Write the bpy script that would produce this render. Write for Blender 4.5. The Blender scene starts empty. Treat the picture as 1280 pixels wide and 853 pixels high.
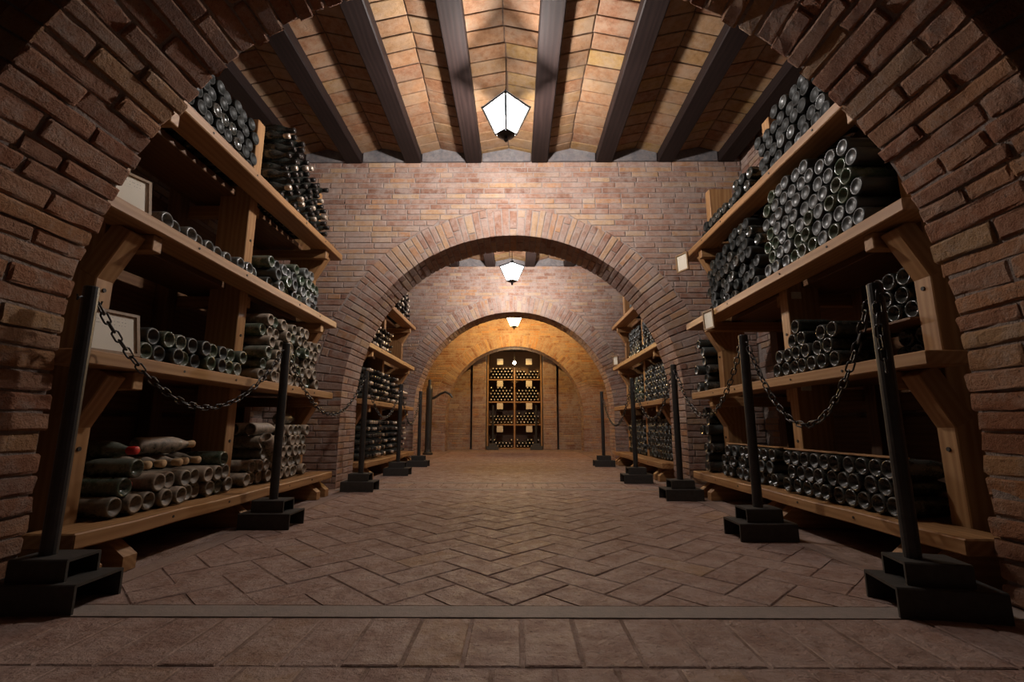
import bpy, bmesh, math, random
from mathutils import Vector, Matrix
random.seed(11)
D = bpy.data; S = bpy.context.scene; COL = S.collection
PI = math.pi

# ---------------------------------------------------------------- camera, world, exposure
CAM_LOC = Vector((0.03, 0.0, 0.56)); PITCH = math.radians(10.2); YAW = math.radians(0.45); ROLL = math.radians(0.0)
FPX = 590.0
cam_data = D.cameras.new('camera'); cam_data.sensor_width = 36.0; cam_data.lens = FPX/1280*36.0
cam_data.clip_start = 0.02
cam = D.objects.new('camera', cam_data); COL.objects.link(cam)
CAM_M = Matrix.Translation(CAM_LOC) @ Matrix.Rotation(YAW, 4, 'Z') @ Matrix.Rotation(PI/2+PITCH, 4, 'X') @ Matrix.Rotation(ROLL, 4, 'Z')
cam.matrix_world = CAM_M
S.camera = cam
CAM_INV = CAM_M.inverted()
def project(p):
    q = CAM_INV @ Vector(p)
    d = max(-q.z, 1e-3)
    return 640+FPX*q.x/d, 426.5-FPX*q.y/d, -q.z

world = D.worlds.new('world'); S.world = world; world.use_nodes = True
world.node_tree.nodes['Background'].inputs[0].default_value = (0.02, 0.02, 0.025, 1)
world.node_tree.nodes['Background'].inputs[1].default_value = 0.3
S.view_settings.view_transform = 'Standard'; S.view_settings.look = 'None'
S.view_settings.gamma = 1.0; S.view_settings.use_curve_mapping = False
S.view_settings.exposure = 0.06
LAMP_POWER = (310.0, 270.0, 400.0, 6.0)        # the three lanterns and the niche bulb

# ---------------------------------------------------------------- dimensions of the cellar
R_ARCH, Z_SPRING, RING = 1.60, 0.82, 0.28
W_HALL, Z_CEIL = 2.32, 3.42
Z_BEAM = 3.20
ARCH_Y = [(1.17, 1.65), (4.42, 4.86), (7.62, 8.06), (10.82, 11.26)]

# ---------------------------------------------------------------- materials
def new_mat(name):
    m = D.materials.new(name); m.use_nodes = True
    nt = m.node_tree; b = nt.nodes['Principled BSDF']
    return m, nt, b
class NT:
    def __init__(s, nt): s.nt = nt
    def n(s, t, **kw):
        x = s.nt.nodes.new(t)
        for k, v in kw.items(): setattr(x, k, v)
        return x
    def l(s, a, b): s.nt.links.new(a, b)
    def noise(s, vec, scale, detail=4, rough=.6):
        x = s.n('ShaderNodeTexNoise'); x.inputs['Scale'].default_value = scale
        x.inputs['Detail'].default_value = detail; x.inputs['Roughness'].default_value = rough
        if vec is not None: s.l(vec, x.inputs['Vector'])
        return x.outputs['Fac']
    def ramp(s, fac, stops, interp='LINEAR'):
        x = s.n('ShaderNodeValToRGB'); x.color_ramp.interpolation = interp
        el = x.color_ramp.elements
        while len(el) < len(stops): el.new(.5)
        for e, (p, c) in zip(el, stops):
            e.position = p; e.color = (c, c, c, 1) if not hasattr(c, '__len__') else (*c, 1)
        s.l(fac, x.inputs[0]); return x.outputs[0]
    def math(s, op, a, b=None, c=None):
        x = s.n('ShaderNodeMath', operation=op)
        for i, v in enumerate((a, b, c)):
            if v is None: continue
            if hasattr(v, 'default_value'): s.l(v, x.inputs[i])
            else: x.inputs[i].default_value = v
        return x.outputs[0]
    def mix(s, fac, a, b, blend='MIX'):
        x = s.n('ShaderNodeMix', data_type='RGBA', blend_type=blend)
        for i, v in ((0, fac), (6, a), (7, b)):
            if hasattr(v, 'default_value'): s.l(v, x.inputs[i])
            elif hasattr(v, '__len__'): x.inputs[i].default_value = (*v, 1)
            else: x.inputs[i].default_value = v
        return x.outputs[2]
    def bump(s, h, strength, dist, bsdf, prev=None):
        x = s.n('ShaderNodeBump'); x.inputs['Strength'].default_value = strength; x.inputs['Distance'].default_value = dist
        s.l(h, x.inputs['Height'])
        if prev is not None: s.l(prev, x.inputs['Normal'])
        if bsdf is not None: s.l(x.outputs[0], bsdf.inputs['Normal'])
        return x.outputs[0]
    def rnd(s):                       # one random number per object and per loose piece
        o = s.n('ShaderNodeObjectInfo').outputs['Random']; g = s.n('ShaderNodeNewGeometry').outputs['Random Per Island']
        return s.math('FRACT', s.math('ADD', o, g))
    def pos(s): return s.n('ShaderNodeNewGeometry').outputs['Position']

def masonry(name, stops, dust, dust_amt, bump_s, rough=.85, gloss=None, dscale=9, pits=True, sat=.18, fine=85, pit_amt=.6, bd=.012, dust_lo=.48):
    m, nt, b = new_mat(name); t = NT(nt); p = t.pos(); r = t.rnd()
    col = t.ramp(r, stops)
    n1 = t.noise(p, 22, 5, .65); n2 = t.noise(p, fine, 5, .75); n3 = t.noise(p, dscale, 6, .75)
    col = t.mix(t.ramp(n1, [(.3, 0), (.75, 1)]), t.mix(1, col, (1-sat*1.6, 1-sat*1.9, 1-sat*2), 'MULTIPLY'), t.mix(.22, col, (.45, .30, .21)))
    col = t.mix(t.math('MULTIPLY', t.ramp(n3, [(dust_lo, 0), (dust_lo+.16, 1)]), dust_amt), col, dust)
    if pits:
        v = t.ramp(n2, [(.30, 1), (.42, 0)])
        col = t.mix(t.math('MULTIPLY', v, pit_amt), col, (.025, .017, .014))
    t.l(col, b.inputs['Base Color'])
    if gloss:
        g = t.ramp(t.noise(p, 14, 6, .75), [(gloss[0], rough), (gloss[1], gloss[2])]); t.l(g, b.inputs['Roughness'])
    else: b.inputs['Roughness'].default_value = rough
    b.inputs['Specular IOR Level'].default_value = .3
    q = t.bump(n1, bump_s*.7, bd, None)
    q = t.bump(n2, bump_s, bd*.6, b, q)
    return m
M = {}
M['brick'] = masonry('brick', [(0, (.20, .095, .065)), (.15, (.31, .165, .115)), (.32, (.34, .225, .18)), (.45, (.27, .13, .085)),
                              (.6, (.36, .255, .21)), (.74, (.42, .215, .105)), (.87, (.45, .31, .19)), (1, (.25, .135, .10))],
                     (.37, .30, .265), .6, .7, dust_lo=.44, dscale=7)
M['arch_brick'] = masonry('arch_brick', [(0, (.36, .14, .065)), (.2, (.47, .215, .11)), (.4, (.38, .17, .09)), (.6, (.48, .255, .15)),
                              (.8, (.54, .25, .105)), (.93, (.54, .33, .16)), (1, (.40, .21, .14))],
                     (.38, .29, .235), .55, 1.0, dscale=11, fine=75, pit_amt=.7, bd=.03, dust_lo=.5)
M['mortar'] = masonry('mortar', [(0, (.30, .255, .235)), (1, (.34, .29, .265))], (.22, .175, .15), .5, .9, pits=True, sat=.1, fine=70)
M['arch_mortar'] = masonry('arch_mortar', [(0, (.38, .31, .27)), (1, (.43, .35, .30))], (.24, .18, .145), .5, 1.0, sat=.15, fine=60, pit_amt=.8, bd=.03)
M['paver'] = masonry('paver', [(0, (.31, .195, .16)), (.3, (.34, .215, .178)), (.6, (.36, .23, .19)), (.85, (.325, .205, .168)), (.95, (.43, .27, .16)), (1, (.30, .19, .155))],
                     (.41, .295, .25), .8, 1.0, rough=.7, gloss=(.46, .62, .3), dscale=6, sat=.2, fine=48, pit_amt=.6, dust_lo=.42, bd=.014)
M['floor_bed'] = masonry('floor_bed', [(0, (.215, .14, .11)), (1, (.215, .14, .11))], (.37, .265, .225), 1.0, .9, dscale=5, sat=.1, dust_lo=.42)
M['cement'] = masonry('cement', [(0, (.27, .235, .215)), (1, (.27, .235, .215))], (.32, .25, .22), .6, .45, rough=.7, dscale=5, sat=.08, pit_amt=.3)
M['cement_worn'] = masonry('cement_worn', [(0, (.285, .205, .17)), (1, (.285, .205, .17))], (.25, .17, .14), .6, .5, dscale=5, sat=.1, pit_amt=.4)
M['plaster'] = masonry('plaster', [(0, (.115, .12, .135)), (1, (.115, .12, .135))], (.22, .205, .20), .7, .8, dscale=6, sat=.1)
M['tile'] = masonry('tile', [(0, (.15, .055, .02)), (.2, (.21, .10, .038)), (.4, (.175, .075, .03)), (.55, (.24, .145, .062)), (.7, (.20, .10, .046)), (.82, (.23, .14, .034)), (1, (.14, .055, .024))],
                    (.22, .155, .105), .6, .55, pits=True, pit_amt=.35, sat=.16, dscale=6, dust_lo=.44)
M['tile_bed'] = masonry('tile_bed', [(0, (.07, .04, .026)), (1, (.07, .04, .026))], (.16, .11, .08), .4, .6)

def wood(name, c1, c2, c3, rough=.55, spec=.4):
    m, nt, b = new_mat(name); t = NT(nt)
    tc = t.n('ShaderNodeTexCoord').outputs['Object']; oi = t.n('ShaderNodeObjectInfo').outputs['Random']
    mp = t.n('ShaderNodeMapping'); mp.inputs['Scale'].default_value = (1.1, 9, 9); t.l(tc, mp.inputs['Vector'])
    cmb = t.n('ShaderNodeCombineXYZ')
    for i in range(3): t.l(t.math('MULTIPLY', oi, 37.0+i*11), cmb.inputs[i])
    ad = t.n('ShaderNodeVectorMath', operation='ADD'); t.l(mp.outputs[0], ad.inputs[0]); t.l(cmb.outputs[0], ad.inputs[1])
    v = ad.outputs[0]
    g = t.noise(v, 2.2, 6, .65)
    w = t.n('ShaderNodeTexWave', wave_type='RINGS'); w.inputs['Scale'].default_value = 1.4; w.inputs['Distortion'].default_value = 5
    w.inputs['Detail'].default_value = 3; t.l(v, w.inputs['Vector'])
    f = t.math('ADD', t.math('MULTIPLY', g, .7), t.math('MULTIPLY', w.outputs['Fac'], .3))
    col = t.ramp(f, [(.22, c1), (.5, c2), (.78, c3)])
    col = t.mix(t.math('MULTIPLY', oi, .35), col, c1)
    t.l(col, b.inputs['Base Color']); b.inputs['Roughness'].default_value = rough; b.inputs['Specular IOR Level'].default_value = spec
    t.bump(f, .25, .003, b)
    return m
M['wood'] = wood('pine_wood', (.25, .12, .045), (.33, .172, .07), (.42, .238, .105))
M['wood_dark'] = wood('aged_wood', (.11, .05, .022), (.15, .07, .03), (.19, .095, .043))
M['beam'] = wood('beam_paint', (.011, .0065, .006), (.016, .0095, .0085), (.024, .014, .012), .6, .15)

def glass(name, body, dust, amt, rough=.14, dscale=30, spec=.6):
    m, nt, b = new_mat(name); t = NT(nt); p = t.pos(); r = t.rnd()
    base = t.mix(t.math('MULTIPLY', r, .6), body, tuple(c*.45 for c in body))
    nz = t.n('ShaderNodeSeparateXYZ'); g = t.n('ShaderNodeNewGeometry'); t.l(g.outputs['Normal'], nz.inputs[0])
    up = t.math('MULTIPLY_ADD', nz.outputs[2], .35, .5)
    d = t.math('MULTIPLY', t.ramp(t.math('ADD', t.noise(p, dscale, 4, .7), t.math('MULTIPLY_ADD', up, .5, -.25)), [(.3, 0), (.75, 1)]), amt)
    d = t.math('MULTIPLY', d, t.math('MULTIPLY_ADD', r, .7, .5)); 
    x = t.n('ShaderNodeClamp'); t.l(d, x.inputs[0]); d = x.outputs[0]
    t.l(t.mix(d, base, dust), b.inputs['Base Color'])
    t.l(t.math('MULTIPLY_ADD', d, .5, rough), b.inputs['Roughness'])
    b.inputs['Specular IOR Level'].default_value = spec
    return m
M['g_dark'] = glass('dark_glass', (.012, .017, .014), (.13, .115, .10), .4, .17)
M['g_green'] = glass('green_glass', (.02, .05, .022), (.26, .25, .21), .7, .13)
M['g_dusty'] = glass('dusty_glass', (.04, .042, .028), (.34, .26, .19), 1.25, .25)
M['g_clear'] = glass('pale_glass', (.085, .095, .092), (.28, .28, .265), .7, .14)
M['g_grey'] = glass('grey_glass', (.018, .022, .021), (.066, .072, .066), .7, .3)
M['g_dull'] = glass('dull_glass', (.010, .012, .011), (.030, .031, .029), .8, .38, spec=.25)

def plain(name, c, rough=.5, metal=0, bump=0, spec=.5):
    m, nt, b = new_mat(name); t = NT(nt); p = t.pos(); n = t.noise(p, 40, 4)
    t.l(t.mix(t.ramp(n, [(.35, 0), (.7, 1)]), c, tuple(min(1, x*1.35+.004) for x in c)), b.inputs['Base Color'])
    b.inputs['Roughness'].default_value = rough; b.inputs['Metallic'].default_value = metal; b.inputs['Specular IOR Level'].default_value = spec
    if bump: t.bump(n, bump, .004, b)
    return m
M['iron'] = plain('black_iron', (.020, .019, .018), .42, .0, .25)
M['steel'] = plain('rusty_black_steel', (.030, .027, .024), .6, .0, .4)
M['chain'] = plain('chain_iron', (.05, .048, .046), .38, .6)
M['frame'] = plain('frame_wood', (.24, .15, .075), .5)
M['cork'] = plain('cork', (.42, .27, .14), .8)
M['foil_gold'] = plain('foil_pale', (.5, .42, .34), .3, .5)
M['foil_dark'] = plain('foil_dark', (.03, .026, .024), .22, .3)
M['foil_red'] = plain('foil_red', (.45, .02, .015), .45)
M['tag'] = plain('tag_card', (.55, .47, .36), .8)
M['bolt'] = plain('bolt_hole', (.02, .014, .01), .7)
def paper():
    m, nt, b = new_mat('printed_paper'); t = NT(nt)
    tc = t.n('ShaderNodeTexCoord').outputs['Object']; sp = t.n('ShaderNodeSeparateXYZ'); t.l(tc, sp.inputs[0])
    line = t.math('GREATER_THAN', t.math('SINE', t.math('MULTIPLY', sp.outputs[2], 420)), .72)
    mp = t.n('ShaderNodeMapping'); mp.inputs['Scale'].default_value = (160, 160, 40); t.l(tc, mp.inputs['Vector'])
    w = t.math('GREATER_THAN', t.noise(mp.outputs[0], 1.0, 1), .52)
    mid = t.math('LESS_THAN', t.math('ABSOLUTE', sp.outputs[0]), .055)
    up = t.math('GREATER_THAN', sp.outputs[2], .02)
    f = t.math('MULTIPLY', t.math('MULTIPLY', line, w), t.math('MULTIPLY', mid, up))
    t.l(t.mix(t.math('MULTIPLY', f, .6), (.74, .68, .56), (.15, .12, .1)), b.inputs['Base Color']); b.inputs['Roughness'].default_value = .6
    return m
M['paper'] = paper()
def lit_glass(name, col, strength, clear=.8):
    m = D.materials.new(name); m.use_nodes = True; nt = m.node_tree; nt.nodes.clear(); t = NT(nt)
    o = t.n('ShaderNodeOutputMaterial'); e = t.n('ShaderNodeEmission'); tr = t.n('ShaderNodeBsdfTransparent'); mx = t.n('ShaderNodeMixShader')
    e.inputs[0].default_value = (*col, 1); e.inputs[1].default_value = strength
    mx.inputs[0].default_value = 1-clear; t.l(tr.outputs[0], mx.inputs[1]); t.l(e.outputs[0], mx.inputs[2]); t.l(mx.outputs[0], o.inputs[0])
    return m
WHITE = (1.0, .925, .87); WARM = (1.0, .60, .19)
M['pane_white'] = lit_glass('lit_frosted_glass', (.86, .93, 1.0), 25.0)
M['pane_warm'] = lit_glass('lit_amber_glass', (1.0, .78, .45), 25.0)
M['roof_glass'] = lit_glass('clouded_glass', (.8, .9, 1.0), .25, .12)
M['bulb_white'] = lit_glass('bulb_white', (1, .96, .92), 40, 0)
M['bulb_warm'] = lit_glass('bulb_warm', (1, .82, .5), 40, 0)

# ---------------------------------------------------------------- helpers
def put(name, verts, faces, mats, parent=None, ploc=None, center=False, mi=None, smooth=False):
    """one mesh object; verts in world space unless ploc is None with a parent"""
    org = Vector((0, 0, 0))
    if center:
        n = len(verts); org = Vector((sum(v[0] for v in verts)/n, sum(v[1] for v in verts)/n, sum(v[2] for v in verts)/n))
        verts = [(v[0]-org.x, v[1]-org.y, v[2]-org.z) for v in verts]
    me = D.meshes.new(name); me.from_pydata([tuple(v) for v in verts], [], faces)
    for m in (mats if isinstance(mats, (list, tuple)) else [mats]): me.materials.append(m)
    if mi: me.polygons.foreach_set('material_index', mi)
    if smooth: me.polygons.foreach_set('use_smooth', [True]*len(me.polygons))
    me.update()
    o = D.objects.new(name, me); COL.objects.link(o)
    o.location = org - (ploc or Vector((0, 0, 0)))
    if parent: o.parent = parent
    return o
def link(name, me, parent=None, mat=None):
    o = D.objects.new(name, me); COL.objects.link(o)
    if parent: o.parent = parent
    if mat is not None: o.matrix_local = mat
    return o
def tag(o, label=None, cat=None, group=None, kind=None):
    if label: o['label'] = label
    if cat: o['category'] = cat
    if group: o['group'] = group
    if kind: o['kind'] = kind
    return o
def empty(name, loc, label=None, cat=None, group=None):
    o = D.objects.new(name, None); COL.objects.link(o); o.location = loc; o.empty_display_size = .1
    return tag(o, label, cat, group)
def struct(name, verts, faces, mat): return tag(put(name, verts, faces, mat), kind='structure')
def box_vf(x0, x1, y0, y1, z0, z1):
    v = [(x0, y0, z0), (x1, y0, z0), (x1, y1, z0), (x0, y1, z0), (x0, y0, z1), (x1, y0, z1), (x1, y1, z1), (x0, y1, z1)]
    return v, [(0, 3, 2, 1), (4, 5, 6, 7), (0, 1, 5, 4), (1, 2, 6, 5), (2, 3, 7, 6), (3, 0, 4, 7)]
def bevel_box(lx, ly, lz, b, wob=0.0, seg=1):
    """box centred at origin, long axis local x, chamfered; wob makes sawn irregular edges"""
    bm = bmesh.new(); bmesh.ops.create_cube(bm, size=1)
    for v in bm.verts: v.co = Vector((v.co.x*lx, v.co.y*ly, v.co.z*lz))
    if b: bmesh.ops.bevel(bm, geom=bm.edges[:], offset=b, segments=1, affect='EDGES')
    if wob and lx > .6:
        n = max(2, int(lx/.25))
        for i in range(1, n):
            bmesh.ops.bisect_plane(bm, geom=bm.verts[:]+bm.edges[:]+bm.faces[:], plane_co=(lx*(i/n-.5), 0, 0), plane_no=(1, 0, 0))
        off = {}
        for v in bm.verts:
            k = round(v.co.x/.05)
            if k not in off: off[k] = (random.uniform(-wob, wob), random.uniform(-2*wob, 0))
            v.co.y += off[k][0]; v.co.z += off[k][1]
    me = D.meshes.new('board'); bm.to_mesh(me); bm.free(); return me
def board(name, p0, p1, w, h, mat, parent, ploc, roll_ref=(0, 0, 1), bev=.004, wob=0.0):
    """a piece of lumber from p0 to p1; w across, h along the reference direction"""
    p0 = Vector(p0); p1 = Vector(p1); ex = (p1-p0).normalized(); ref = Vector(roll_ref)
    ey = ref.cross(ex).normalized(); ez = ex.cross(ey)
    me = bevel_box((p1-p0).length, w, h, bev, wob); me.name = name; me.materials.append(mat)
    mt = Matrix.Identity(4); mt.col[0][:3] = ex; mt.col[1][:3] = ey; mt.col[2][:3] = ez; mt.col[3][:3] = (p0+p1)/2-ploc
    return link(name, me, parent, mt)
def lathe(prof, seg, axis_pts=None):
    v, f = [], []
    rings = []
    for r, z in prof:
        if r < 1e-5: rings.append([len(v)]); v.append((0, 0, z))
        else:
            rings.append(list(range(len(v), len(v)+seg)))
            v += [(r*math.cos(2*PI*i/seg), r*math.sin(2*PI*i/seg), z) for i in range(seg)]
    for a, b in zip(rings, rings[1:]):
        for i in range(seg):
            j = (i+1) % seg
            if len(a) == 1 and len(b) == 1: continue
            if len(a) == 1: f.append((a[0], b[j], b[i]))
            elif len(b) == 1: f.append((a[i], a[j], b[0]))
            else: f.append((a[i], a[j], b[j], b[i]))
    return v, f
def tube(pts, r, seg=8, closed=False):
    v, f = [], []; n = len(pts); pts = [Vector(p) for p in pts]
    up = Vector((0, 0, 1))
    for i, p in enumerate(pts):
        if closed: t = (pts[(i+1) % n]-pts[i-1]).normalized()
        else: t = (pts[min(i+1, n-1)]-pts[max(i-1, 0)]).normalized()
        ref = Vector((.13, .99, .05)) if abs(t.z) > .9 else up
        a = t.cross(ref).normalized(); b = t.cross(a)
        rr = r[i] if isinstance(r, (list, tuple)) else r
        v += [tuple(p+a*rr*math.cos(2*PI*k/seg)+b*rr*math.sin(2*PI*k/seg)) for k in range(seg)]
    for i in range(n if closed else n-1):
        for k in range(seg):
            a0, b0 = i*seg, ((i+1) % n)*seg
            f.append((a0+k, a0+(k+1) % seg, b0+(k+1) % seg, b0+k))
    if not closed: f += [tuple(range(seg)), tuple(range((n-1)*seg, n*seg))[::-1]]
    return v, f

# ---- masonry pieces
def piece(P, n, d, bev=.004, jit=.0, rich=False):
    """a brick: quad P (4 world corners, ccw seen from outside) raised by d along n"""
    P = [Vector(p) for p in P]; n = Vector(n)
    u = random.uniform
    if jit:
        dz = u(-jit, jit); P = [p+Vector((u(-jit, jit), u(-jit, jit), u(-jit, jit)))*.45 for p in P]; d += dz
    c = sum(P, Vector())/4
    v, f = [], []
    if not rich:
        v += P + [p+n*(d-bev) for p in P]
        ww = min((P[1]-P[0]).length, (P[3]-P[0]).length, (P[2]-P[1]).length, (P[2]-P[3]).length)
        b2 = min(bev*1.4, ww*.3)
        for i in range(4):
            a = (P[(i+1) % 4]-P[i]); b = (P[i-1]-P[i])
            la, lb = max(a.length, 1e-4), max(b.length, 1e-4)
            v.append(P[i]+a/la*min(b2, la*.4)+b/lb*min(b2, lb*.4)+n*(d+u(-jit, jit)*.5))
        for i in range(4):
            j = (i+1) % 4
            f += [(i, j, 4+j, 4+i), (4+i, 4+j, 8+j, 8+i)]
        f.append((8, 9, 10, 11)); return v, f
    la = ((P[1]-P[0]).length+(P[2]-P[3]).length)/2; lb = ((P[3]-P[0]).length+(P[2]-P[1]).length)/2
    su = [0, min(.3, bev*2/la), .36, .68, 1-min(.3, bev*2/la), 1]; sv = [0, min(.35, bev*2/lb), 1-min(.35, bev*2/lb), 1]
    nu, nv = len(su), len(sv)
    for j in range(nv):
        for i in range(nu):
            q = (P[0]*(1-su[i])+P[1]*su[i])*(1-sv[j])+(P[3]*(1-su[i])+P[2]*su[i])*sv[j]
            edge = i in (0, nu-1) or j in (0, nv-1)
            corner = i in (0, nu-1) and j in (0, nv-1)
            h = d-(bev*1.3 if corner else bev if edge else 0)+u(-jit, jit)*(.9 if edge else .6)
            if corner: q = q.lerp(c, .02)
            v.append(q+n*h+Vector((u(-jit, jit), u(-jit, jit), u(-jit, jit)))*(.5 if edge else .3))
    for j in range(nv-1):
        for i in range(nu-1): f.append((j*nu+i, j*nu+i+1, (j+1)*nu+i+1, (j+1)*nu+i))
    ring = [i for i in range(nu)]+[j*nu+nu-1 for j in range(1, nv)]+[(nv-1)*nu+i for i in range(nu-2, -1, -1)]+[j*nu for j in range(nv-2, 0, -1)]
    k0 = len(v); v += [P[0]]*0
    for i in ring: v.append(Vector(v[i])-n*(d+.004))
    m = len(ring)
    for a in range(m):
        b = (a+1) % m; f.append((ring[b], ring[a], k0+a, k0+b))
    return v, f
def lay(parent, pieces, mat, cap, name, rest, lone=True):
    """the `cap` pieces that show largest become objects, the others one joined part"""
    def size(vf):
        vs = vf[0]; n = len(vs); c = sum((Vector(p) for p in vs), Vector())/n
        x, y, d = project(c)
        if d < .05: return 0
        ext = max((Vector(p)-c).length for p in vs)
        inside = -60 < x < 1340 and -60 < y < 910
        return ext/d*(1 if inside else .02)
    order = sorted(pieces, key=size, reverse=True)
    for v, f in order[:cap]: put(name, v, f, mat, parent, center=True)
    V, F = [], []
    for v, f in order[cap:]:
        k = len(V); V += v; F += [tuple(i+k for i in q) for q in f]
    if V: tag(put(rest, V, F, mat, parent), kind='stuff')

# ---------------------------------------------------------------- arched cross walls
def arch_wall(name, y0, y1, R, course=.0575, face_cap=0, sof_cap=0, rich=False, x_lim=W_HALL, seed=1, z_top=Z_CEIL):
    random.seed(seed)
    e = .007 if not rich else .009
    Rb = R+e; N = 64
    out = [(-W_HALL-.2, -.05), (-Rb, -.05)]+[(-Rb*math.cos(PI*i/N), Z_SPRING+Rb*math.sin(PI*i/N)) for i in range(N+1)]+[(Rb, -.05), (W_HALL+.2, -.05), (W_HALL+.2, z_top+.2), (-W_HALL-.2, z_top+.2)]
    v = [(x, y0+e, z) for x, z in out]+[(x, y1-e, z) for x, z in out]; n = len(out)
    f = [tuple(range(n)), tuple(range(2*n-1, n-1, -1))]+[(i, n+i, n+(i+1) % n, (i+1) % n) for i in range(n)]
    w = struct(name, v, f, M['arch_mortar' if rich else 'mortar'])
    g = .010 if not rich else .009
    faceP, sofP = [], []
    # ring of voussoirs, front face
    nv = int(round(PI*(R+.1)/(.067 if not rich else .073))); Ro = R+RING; nrm = (0, -1, 0)
    A = [0]
    for i in range(nv): A.append(A[-1]+random.uniform(.82, 1.18))
    A = [a*PI/A[-1] for a in A]
    def pt(r, a, y): return (-r*math.cos(a), y, Z_SPRING+r*math.sin(a))
    for i in range(nv):
        a0 = A[i]+g*.5/R; a1 = A[i+1]-g*.5/R
        cut = random.choice([[], [.135], [.135], [.07], [.2], []]) if i % 2 else random.choice([[], [.19], [.09], []])
        rr = [0]+cut+[RING+random.uniform(-.015, .012)]
        for r0, r1 in zip(rr, rr[1:]):
            ra = R+r0+(g*.5 if r0 else 0); rb = R+r1-g*.5
            P = [pt(ra, a0, y0+e), pt(ra, a1, y0+e), pt(rb, a1, y0+e), pt(rb, a0, y0+e)]
            faceP.append(piece(P[::-1] if False else [P[0], P[3], P[2], P[1]][::-1], nrm, e, .003, .0025))
    # courses on the face
    z = -.01; k = 0
    while z < z_top:
        h = course*random.uniform(.94, 1.06); za, zb = z+g*.5, z+h-g*.5
        def edge(zz):
            if zz <= Z_SPRING: return R
            q = Ro**2-(zz-Z_SPRING)**2
            return math.sqrt(q) if q > 0 else -1
        ea, eb = edge(za), edge(zb)
        if za < Z_SPRING < zb: ea = eb = max(ea, eb)
        x = -x_lim-random.uniform(0, .25)
        while x < x_lim:
            L = random.choice([.27, .27, .28, .26, .13, .2]) ; xa, xb = max(x, -x_lim)+g*.5, min(x+L, x_lim)-g*.5; x += L
            if xb-xa < .02: continue
            for lo, hi in (((-99, -ea), (-99, -eb)), ((ea, 99), (eb, 99))) if ea > 0 else (((-99, 99), (-99, 99)),):
                if eb < 0 < ea: hi = lo
                a0, a1 = max(xa, lo[0]), min(xb, lo[1]); b0, b1 = max(xa, hi[0]), min(xb, hi[1])
                if a1-a0 < .012 and b1-b0 < .012: continue
                if a1 < a0: a0 = a1 = (b0 if abs(b0-a0) < abs(b1-a0) else b1)
                if b1 < b0: b0 = b1 = (a0 if abs(a0-b0) < abs(a1-b0) else a1)
                P = [(a0, y0+e, za), (a1, y0+e, za), (b1, y0+e, zb), (b0, y0+e, zb)]
                faceP.append(piece(P, nrm, e, .003, .0025))
        z += h; k += 1
    # soffit and jambs
    dep = y1-y0
    strips = []                       # (p0, p1, normal) profile segments, left floor to right floor
    z = 0.0; zz = []
    while z < Z_SPRING-.02: zz.append(z); z += course*random.uniform(.95, 1.05) if not rich else .068*random.uniform(.93, 1.07)
    zz.append(Z_SPRING)
    for s in (-1, 1):
        for a, b in zip(zz, zz[1:]):
            strips.append(((s*(R+e), a+g*.5), (s*(R+e), b-g*.5), (-s, 0)))
    for i in range(nv):
        a0 = A[i]+g*.5/R; a1 = A[i+1]-g*.5/R; am = (a0+a1)/2
        strips.append(((-(R+e)*math.cos(a0), Z_SPRING+(R+e)*math.sin(a0)), (-(R+e)*math.cos(a1), Z_SPRING+(R+e)*math.sin(a1)), (math.cos(am), -math.sin(am))))
    for i, (p, q, nm) in enumerate(strips):
        cut = random.choice([.27, .28, .26, .30]) if i % 2 else random.choice([.14, .2, .13, .17])
        cut = min(cut+random.uniform(-.015, .015), dep-.06)
        ys = [0, cut, dep]
        if random.random() < .25 and cut > .24: ys = [0, cut*.5, cut, dep]
        for a, b in zip(ys, ys[1:]):
            j0 = random.uniform(-.012, .012) if rich else 0
            ya = y0+a+(g*.5 if a else 0); yb = y0+b-(g*.5 if b < dep else -j0 if rich else 0)
            P = [(p[0], yb, p[1]), (p[0], ya, p[1]), (q[0], ya, q[1]), (q[0], yb, q[1])]
            N3 = Vector((nm[0], 0, nm[1]))
            fn = (Vector(P[1])-Vector(P[0])).cross(Vector(P[3])-Vector(P[0]))
            if fn.dot(N3) < 0: P = [P[1], P[0], P[3], P[2]]
            sofP.append(piece(P, N3, e+(random.uniform(-.004, .005) if rich else 0), .004 if rich else .003, .0042 if rich else .0025, rich))
    bm_ = M['arch_brick'] if rich else M['brick']
    if face_cap+sof_cap and not rich:
        lay(w, faceP, bm_, face_cap, 'brick', 'brickwork'); lay(w, sofP, bm_, sof_cap, 'brick', 'soffit_brickwork')
    elif rich:
        lay(w, sofP, bm_, sof_cap, 'brick', 'soffit_brickwork'); lay(w, faceP, bm_, 0, 'brick', 'brickwork')
    else:
        lay(w, faceP+sofP, bm_, 0, 'brick', 'brickwork')
    return w
arch_wall('wall_near', *ARCH_Y[0], R_ARCH, course=.06, sof_cap=290, rich=True, seed=3)
w2 = arch_wall('wall_middle', *ARCH_Y[1], R_ARCH, face_cap=240, sof_cap=50, seed=5)
w3 = arch_wall('wall_far', *ARCH_Y[2], R_ARCH, seed=7)
w4 = arch_wall('wall_back', *ARCH_Y[3], 1.56, seed=9)

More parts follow.
